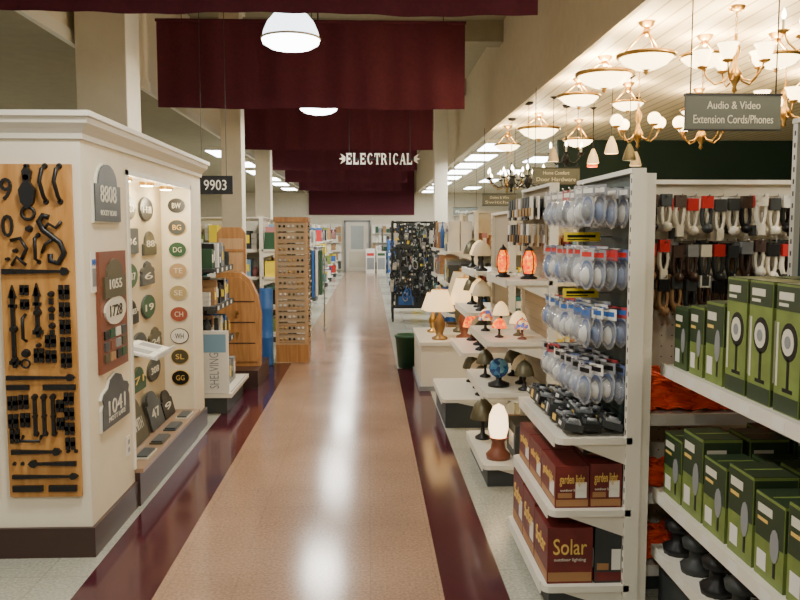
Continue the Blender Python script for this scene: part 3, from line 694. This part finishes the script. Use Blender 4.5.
# ---- left units
ML=frame((-1.68,7.0,0),'+x')
shelf_unit('endcap_shelving',ML,.95,.42,1.62,[.18,.6,.95,1.28],DARK,SLAT,[.45,.34,.34,.34])
products(ML,.95,.32,[.6,.95,1.28],.28,[BLUE,DARK,DARK,GREY,BLACK,GREEN,BLACK,PAPER,CARD],'assorted_products',.04,.09)
k=B(); k.box(-1.69,-1.21,6.97,7.98,.15,.185,WHITE); k.done('shelf_trim')
k=B(frame((-1.47,6.985,.19),'-y')); k.box(0,.235,0,.55,-.03,0,PAPER); k.box(.02,.215,.36,.52,0,.002,mat('sky',)); k.text('SHELVING',0,0,0,.42,.08,GREY,Matrix.Translation((.11,.2,.0))@Matrix.Rotation(rad(90),4,'Z')@Matrix.Diagonal((.75,1,1,1))); k.done('boxed_sign')
products(frame((-1.68,7.05,0),'+x'),.8,.4,[.19],.3,[GREY,BLUE,PAPER,DARK],'assorted_products')
k=B(frame((-1.64,8.12,0),'-y'))
k.box(0,.50,0,.19,-.9,.0,DBASE); k.done('dark_plinth')
k=B(frame((-1.62,8.6,.19),'-y'))
k.ext([(0,0),(.30,0),(.30,1.40),(.26,1.46),(.05,1.46),(0,1.40)],-.05,0,CEDAR); k.box(.02,.28,.1,1.34,0,.008,OAK)
for y in (.4,.8,1.2): k.box(.02,.28,y,y+.03,.008,.016,CEDAR)
k.done('cedar_storage_panel',.003)
k=B(frame((-1.6,8.4,.19),'-y'))
k.ext([(0,0),(.45,0),(.46,.55),(.43,.74),(.35,.92),(.26,.99),(0,.99)],-.12,0,CEDAR)
k.ext([(.03,.05),(.42,.05),(.43,.54),(.40,.70),(.33,.87),(.25,.94),(.03,.94)],0,.01,CEDAR)
for y in (.24,.46,.68): k.box(.03,.40,y,y+.012,.01,.014,DBASE)
for y in(.35,.57): k.cyl((.22,y,.01),(.22,y,.035),.014,.018,BRASS,10)
k.done('cedar_cabinet',.003)
k=B(); k.lathe([(.001,0),(.075,0),(.08,.02),(.08,.33),(.085,.34),(.08,.35),(.08,.68),(.085,.69),(.08,.7),(.08,.90),(.07,.93),(.001,.93)],(-1.235,9.6,0),BLUE,20); k.done('blue_drum')
k=B(); x0,x1,y0,y1=-1.15,-.75,9.8,10.2
TB=mat('tower_beige',(.42,.31,.19),.5)
k.box(x0,x1,y0,y1,0,.22,CEDAR); k.box(x0+.01,x1-.01,y0+.01,y1-.01,.22,1.72,TB); k.box(x0-.01,x1+.01,y0-.01,y1+.01,1.72,1.78,CEDAR)
for x in (x0,x1-.03):
    for y in (y0,y1-.03): k.box(x,x+.03,y,y+.03,.22,1.72,OAK)
for M in (frame((x0,y0+.01,0),'-y'),frame((x1-.01,y0,0),'+x')):
    for r_ in range(21):
        z=.29+r_*.069
        if r_%3==0: k.box(.03,.37,z-.040,z-.030,0,.010,OAK,M)
        for c_ in range(6):
            xx=.065+c_*.054; mt=[BRASS,BLACK,PAPER,BRONZE,STEEL][(r_//3+c_//2)%5]
            if r_%2: k.tube([(xx-.02,z,0),(xx-.018,z,.02),(xx+.018,z,.02),(xx+.02,z,0)],.006,mt,5,M=M)
            else: k.lathe([(.006,0),(.006,.012),(.017,.018),(.014,.026),(.001,.028)],(xx,z,0),mt,8,M)
k.done('cabinet_knob_display_tower')
k=B()
for i in range(5): k.box(-1.05+i*.06,-1.01+i*.06,13.0,13.35,.5+.02*i,1.3,[GREEN,GREEN,BLUE,PAPER,GREEN][i])
k.cyl((-1.1,13.17,1.36),(-.72,13.17,1.36),.012,.012,STEEL); 
for x in (-1.1,-.74): k.cyl((x,13.17,0),(x,13.17,1.36),.012,.012,STEEL); k.box(x-.02,x+.02,12.97,13.37,0,.03,STEEL)
for i in range(5): k.tube([(-1.03+i*.06,13.05,1.3),(-1.03+i*.06,13.17,1.37),(-1.03+i*.06,13.3,1.3)],.005,STEEL,5)
k.done('garment_rack')

# ------------------------------------------------------------ hanging signs
SGN=mat('sign_grey_green',(.08,.09,.075),.5)
def sign(x,y,z,w,h,l1,l2,zc=3.2):
    k=B(frame((x,y,z),'-y')); k.box(-w/2,w/2,-h/2,h/2,-.012,.012,SGN)
    k.box(-w/2-.005,w/2+.005,h/2-.006,h/2+.006,-.016,.016,BLACK)
    k.box(-w/2-.005,w/2+.005,-h/2-.004,-h/2+.004,-.014,.014,BLACK)
    if l2: k.text(l1,0,h*.2,.012,w*.56,h*.22,PALE); k.text(l2,0,-h*.2,.012,w*.84,h*.24,PALE)
    else: k.text(l1,0,0,.012,w*.8,h*.35,PALE)
    for a in (-w*.45,w*.45): k.cyl((a,h/2,0),(a,zc-z,0),.004,.004,BLACK,5)
    k.done('hanging_aisle_sign')
sign(2.0,4.4,2.255,.53,.19,'Audio & Video','Extension Cords/Phones')
sign(2.1,9,2.225,.53,.18,'Home Comfort','Door Hardware')
sign(2.03,12.5,2.1,.53,.18,'Outlets & Wire','Switches'); sign(2.1,17.5,2.03,.53,.2,'Plumbing',None)
k=B(frame((-1.5,8.0,2.06),'-y')); k.box(-.19,.16,-.09,.09,-.01,.01,BLACK); k.text('9903',-.01,0,.01,.22,.10,PALE); 
for a in (-.14,.1): k.cyl((a,.09,0),(a,4.6-2.06,0),.003,.003,BLACK,5)
k.done('house_number_sign')
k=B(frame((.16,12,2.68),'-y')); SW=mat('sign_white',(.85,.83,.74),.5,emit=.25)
def serif(k,ch,x,w,h):
    s_=w*.24; y0=-h/2; y1=h/2; t=h*.16; z0=0; z1=.012
    def b_(a,b2,c_,d_): k.box(x+a,x+b2,c_,d_,z0,z1,SW)
    def V(px): b_(px,px+s_,y0,y1); b_(px-s_*.35,px+s_*1.35,y0,y0+t*.5); b_(px-s_*.35,px+s_*1.35,y1-t*.5,y1)
    def arc(a0,a1,n=12,ro=None,cx=.5,cy=0,rx=.5,ry=.5):
        for i in range(n):
            p=a0+(a1-a0)*i/n; q=a0+(a1-a0)*(i+1)/n
            th=lambda a:.55+.45*abs(math.cos(a))
            P=[]
            for a,f in ((p,1),(q,1)): P.append((x+w*cx+w*rx*math.cos(a),h*cy+h*ry*math.sin(a)))
            for a in (q,p): P.append((x+w*cx+(w*rx-s_*th(a))*math.cos(a),h*cy+(h*ry-t*th(a))*math.sin(a)))
            k.ext(P,z0,z1,SW)
    if ch in 'EL':
        V(0); b_(0,w*.9,y0,y0+t); b_(w*.78,w*.9,y0,y0+t*2)
        if ch=='E': b_(0,w*.9,y1-t,y1); b_(w*.78,w*.9,y1-t*2,y1); b_(0,w*.65,-t/2,t/2)
    elif ch=='T': V(w/2-s_/2); b_(0,w,y1-t,y1); b_(0,w*.12,y1-t*2,y1); b_(w*.88,w,y1-t*2,y1)
    elif ch=='I': V(w/2-s_/2)
    elif ch=='C': arc(.7,5.58,18)
    elif ch=='R':
        V(0); arc(-1.57,1.57,10,cx=.35,cy=.23,rx=.5,ry=.27); b_(s_,w*.4,y1-t*.8,y1); b_(s_,w*.4,-t*.6,t*.1)
        k.ext([(x+w*.45,0),(x+w*.7,0),(x+w*1.0,y0),(x+w*.75,y0)],z0,z1,SW)
    elif ch=='A':
        k.ext([(x+0,y0),(x+w*.14,y0),(x+w*.54,y1),(x+w*.42,y1)],z0,z1,SW); k.ext([(x+w*.42,y1),(x+w*.62,y1),(x+w,y0),(x+w*.72,y0)],z0,z1,SW); b_(w*.22,w*.78,-h*.2,-h*.2+t*.7)
        b_(-w*.06,w*.24,y0,y0+t*.5); b_(w*.64,w*1.05,y0,y0+t*.5)
xs=-.49
for ch in 'ELECTRICAL':
    ww=.05 if ch=='I' else .082; serif(k,ch,xs,ww,.165); xs+=ww+.021
k.box(-.5,.5,-.012,.012,-.02,-.002,BLACK)
for s_ in (-1,1):
    k.ext([(s_*.51,.03),(s_*.58,.075),(s_*.55,.02),(s_*.60,0),(s_*.55,-.02),(s_*.58,-.075),(s_*.51,-.03)],-.01,.01,PALE)
    k.cyl((s_*.45,.0,-.01),(s_*.45,4.6-2.68,-.01),.004,.004,BLACK,5)
k.done('electrical_department_sign')

# ------------------------------------------------------------ chandeliers
def chain(k,x,y,z0,z1):
    n=max(1,int((z1-z0)/.035))
    for i in range(n):
        z=z0+(i+.5)*(z1-z0)/n; h=(z1-z0)/n*.62; a=i%2
        k.tube([(x+(0 if a else .008*math.cos(t*.785)),y+(.008*math.cos(t*.785) if a else 0),z+h*math.sin(t*.785)) for t in range(8)],.0028,BRASS,4,True)
def plight(x,y,z,e,col=(1,.77,.45)):
    L=bpy.data.lights.new('warm_lamp','POINT'); L.energy=e; L.color=col; L.shadow_soft_size=.06
    o=bpy.data.objects.new('warm_lamp',L); o.location=(x,y,z); SC.collection.objects.link(o)
def bowl(x,y,z,r,e=0,name='bowl_pendant_light',zc=3.2):
    k=B()
    k.lathe([(.001,-.42*r),(r*.35,-.38*r),(r*.7,-.22*r),(r*.93,0),(r*.97,.03*r)],(x,y,z),BOWL,24)
    k.lathe([(r*.93,.0),(r*1.03,.02*r),(r*1.03,.12*r),(r*.95,.14*r)],(x,y,z),BRASS,24)
    k.lathe([(.001,-.58*r),(.1*r,-.5*r),(.06*r,-.44*r),(.16*r,-.40*r)],(x,y,z),BRASS,12)
    zh=min(zc-.05,z+r*.9)
    for a in range(3):
        t=a*2.094+.5; k.tube([(x+r*.98*math.cos(t),y+r*.98*math.sin(t),z+.05*r),(x+r*.6*math.cos(t),y+r*.6*math.sin(t),z+(zh-z)*.45),(x+.02*math.cos(t),y+.02*math.sin(t),zh)],.007,BRASS,6)
    k.ball((x,y,zh),.03,BRASS,1.3,10)
    if zc-zh>.08: chain(k,x,y,zh+.02,zc-.03)
    k.lathe([(.012,-.05),(.05,-.03),(.07,0)],(x,y,zc),BRASS,16)
    k.done(name)
    if e: plight(x,y,z+.12*r+.03,e)
bowl(2.13,6.2,2.93,.22,38)
bowl(2.16,7.4,3.02,.26,46); bowl(2.80,8.7,2.98,.18,24); bowl(2.2,8.45,3.0,.22,30); bowl(2.3,10.9,2.97,.28,38); bowl(2.1,12.2,2.9,.2,14)
bowl(3.3,6.5,3.0,.2,30); bowl(3.7,9.0,2.95,.2,22); bowl(3.0,11.5,2.9,.22,22); bowl(4.4,8.0,2.98,.2,22); bowl(2.75,6.6,3.02,.2,28)
def chand(x,y,z,r,n,kind,e=0,metal=BRASS,zc=3.2):
    k=B()
    k.lathe([(.001,-.16),(.02,-.14),(.012,-.11),(.04,-.06),(.05,-.02),(.02,.03),(.014,.08),(.03,.12),(.035,.16),(.012,.2),(.01,.26)],(x,y,z),metal,14)
    for a in range(n):
        t=a*2*math.pi/n+.3; c_,s_=math.cos(t),math.sin(t)
        k.tube([(x+c_*r*f,y+s_*r*f,z+g) for f,g in ((.08,.0),(.3,-.07),(.6,-.09),(.85,-.04),(.98,.03))],.007,metal,6)
        px,py,pz=x+c_*r,y+s_*r,z+.03
        k.lathe([(.01,-.01),(.035,0),(.04,.012),(.012,.014)],(px,py,pz),metal,10)
        if kind=='candle':
            k.cyl((px,py,pz+.01),(px,py,pz+.08),.010,.010,PALE,8); k.lathe([(.006,.08),(.016,.1),(.012,.125),(.001,.15)],(px,py,pz),BULB,8)
        elif kind=='globe': k.ball((px,py,pz+.06),.06,BOWL,1,14)
        else: k.lathe([(.02,.01),(.05,.05),(.06,.10),(.075,.12)],(px,py,pz),BOWL,12); k.ball((px,py,pz+.07),.025,BULB,1.2,8)
    chain(k,x,y,z+.26,zc-.03); k.lathe([(.012,-.04),(.05,-.03),(.06,0)],(x,y,zc),metal,14)
    k.done('chandelier')
    if e: plight(x,y,z+.22,e)
chand(2.62,5.75,2.75,.22,5,'tulip',26); chand(2.85,5.1,2.85,.2,5,'candle',26)
chand(2.55,7.6,2.55,.24,4,'globe',14); chand(3.2,7.7,2.55,.26,4,'globe',14)
chand(2.02,11.4,2.32,.34,8,'candle',6,BLACK); chand(2.5,10.2,2.55,.22,6,'candle',6,BLACK)
chand(3.75,7.2,2.7,.26,6,'tulip',12); chand(2.3,13.4,2.4,.3,6,'candle',0); chand(1.98,10.0,2.25,.22,6,'candle',0,BLACK)
def minip(x,y,z,gm):
    k=B(); k.cyl((x,y,z+.16),(x,y,3.18),.004,.004,BLACK,5); k.lathe([(.015,.16),(.025,.14),(.05,.08),(.07,0),(.065,-.01)],(x,y,z),gm,14); k.ball((x,y,z+.04),.03,BULB,1.2,8); k.lathe([(.005,-.03),(.05,0)],(x,y,3.2),BLACK,12)
    k.done('mini_pendant_light')
for x,y,z,g in ((2.45,8.1,2.4,SHADE),(2.7,8.3,2.35,BRONZE),(2.2,9.6,2.45,SHADED),(2.6,9.3,2.4,SHADE),(3.2,9.6,2.4,SHADED),(2.9,10.4,2.45,AMBER)): minip(x,y,z,g)
k=B(); k.box(2.5,2.53,3.4,4.9,3.17,3.199,WHITE)
for y in (3.7,4.2,4.7): k.cyl((2.515,y,3.17),(2.515,y,3.1),.01,.01,WHITE,8); k.cyl((2.515,y,3.11),(2.45,y+.05,3.0),.045,.06,WHITE,14); k.cyl((2.452,y+.049,3.004),(2.449,y+.051,2.999),.05,.05,BULB,14)
k.done('track_light')
plight(2.4,3.6,2.9,34,(1,.86,.62)); plight(2.0,1.2,2.9,32,(1,.87,.66)); plight(2.1,2.4,2.9,28,(1,.87,.66))  # extra lamps out of view, added to brighten the near right shelves

# ------------------------------------------------------------ world, camera
w=bpy.data.worlds.new('World'); SC.world=w; w.use_nodes=True
w.node_tree.nodes['Background'].inputs[0].default_value=(.9,.85,.75,1); w.node_tree.nodes['Background'].inputs[1].default_value=.1
cam=bpy.data.cameras.new('Camera'); cam.lens=36; cam.sensor_width=36; cam.clip_end=100
co=bpy.data.objects.new('Camera',cam); co.location=(0,0,1.6); co.rotation_euler=(rad(90-4.86),0,rad(-2.2)); SC.collection.objects.link(co)
SC.camera=co
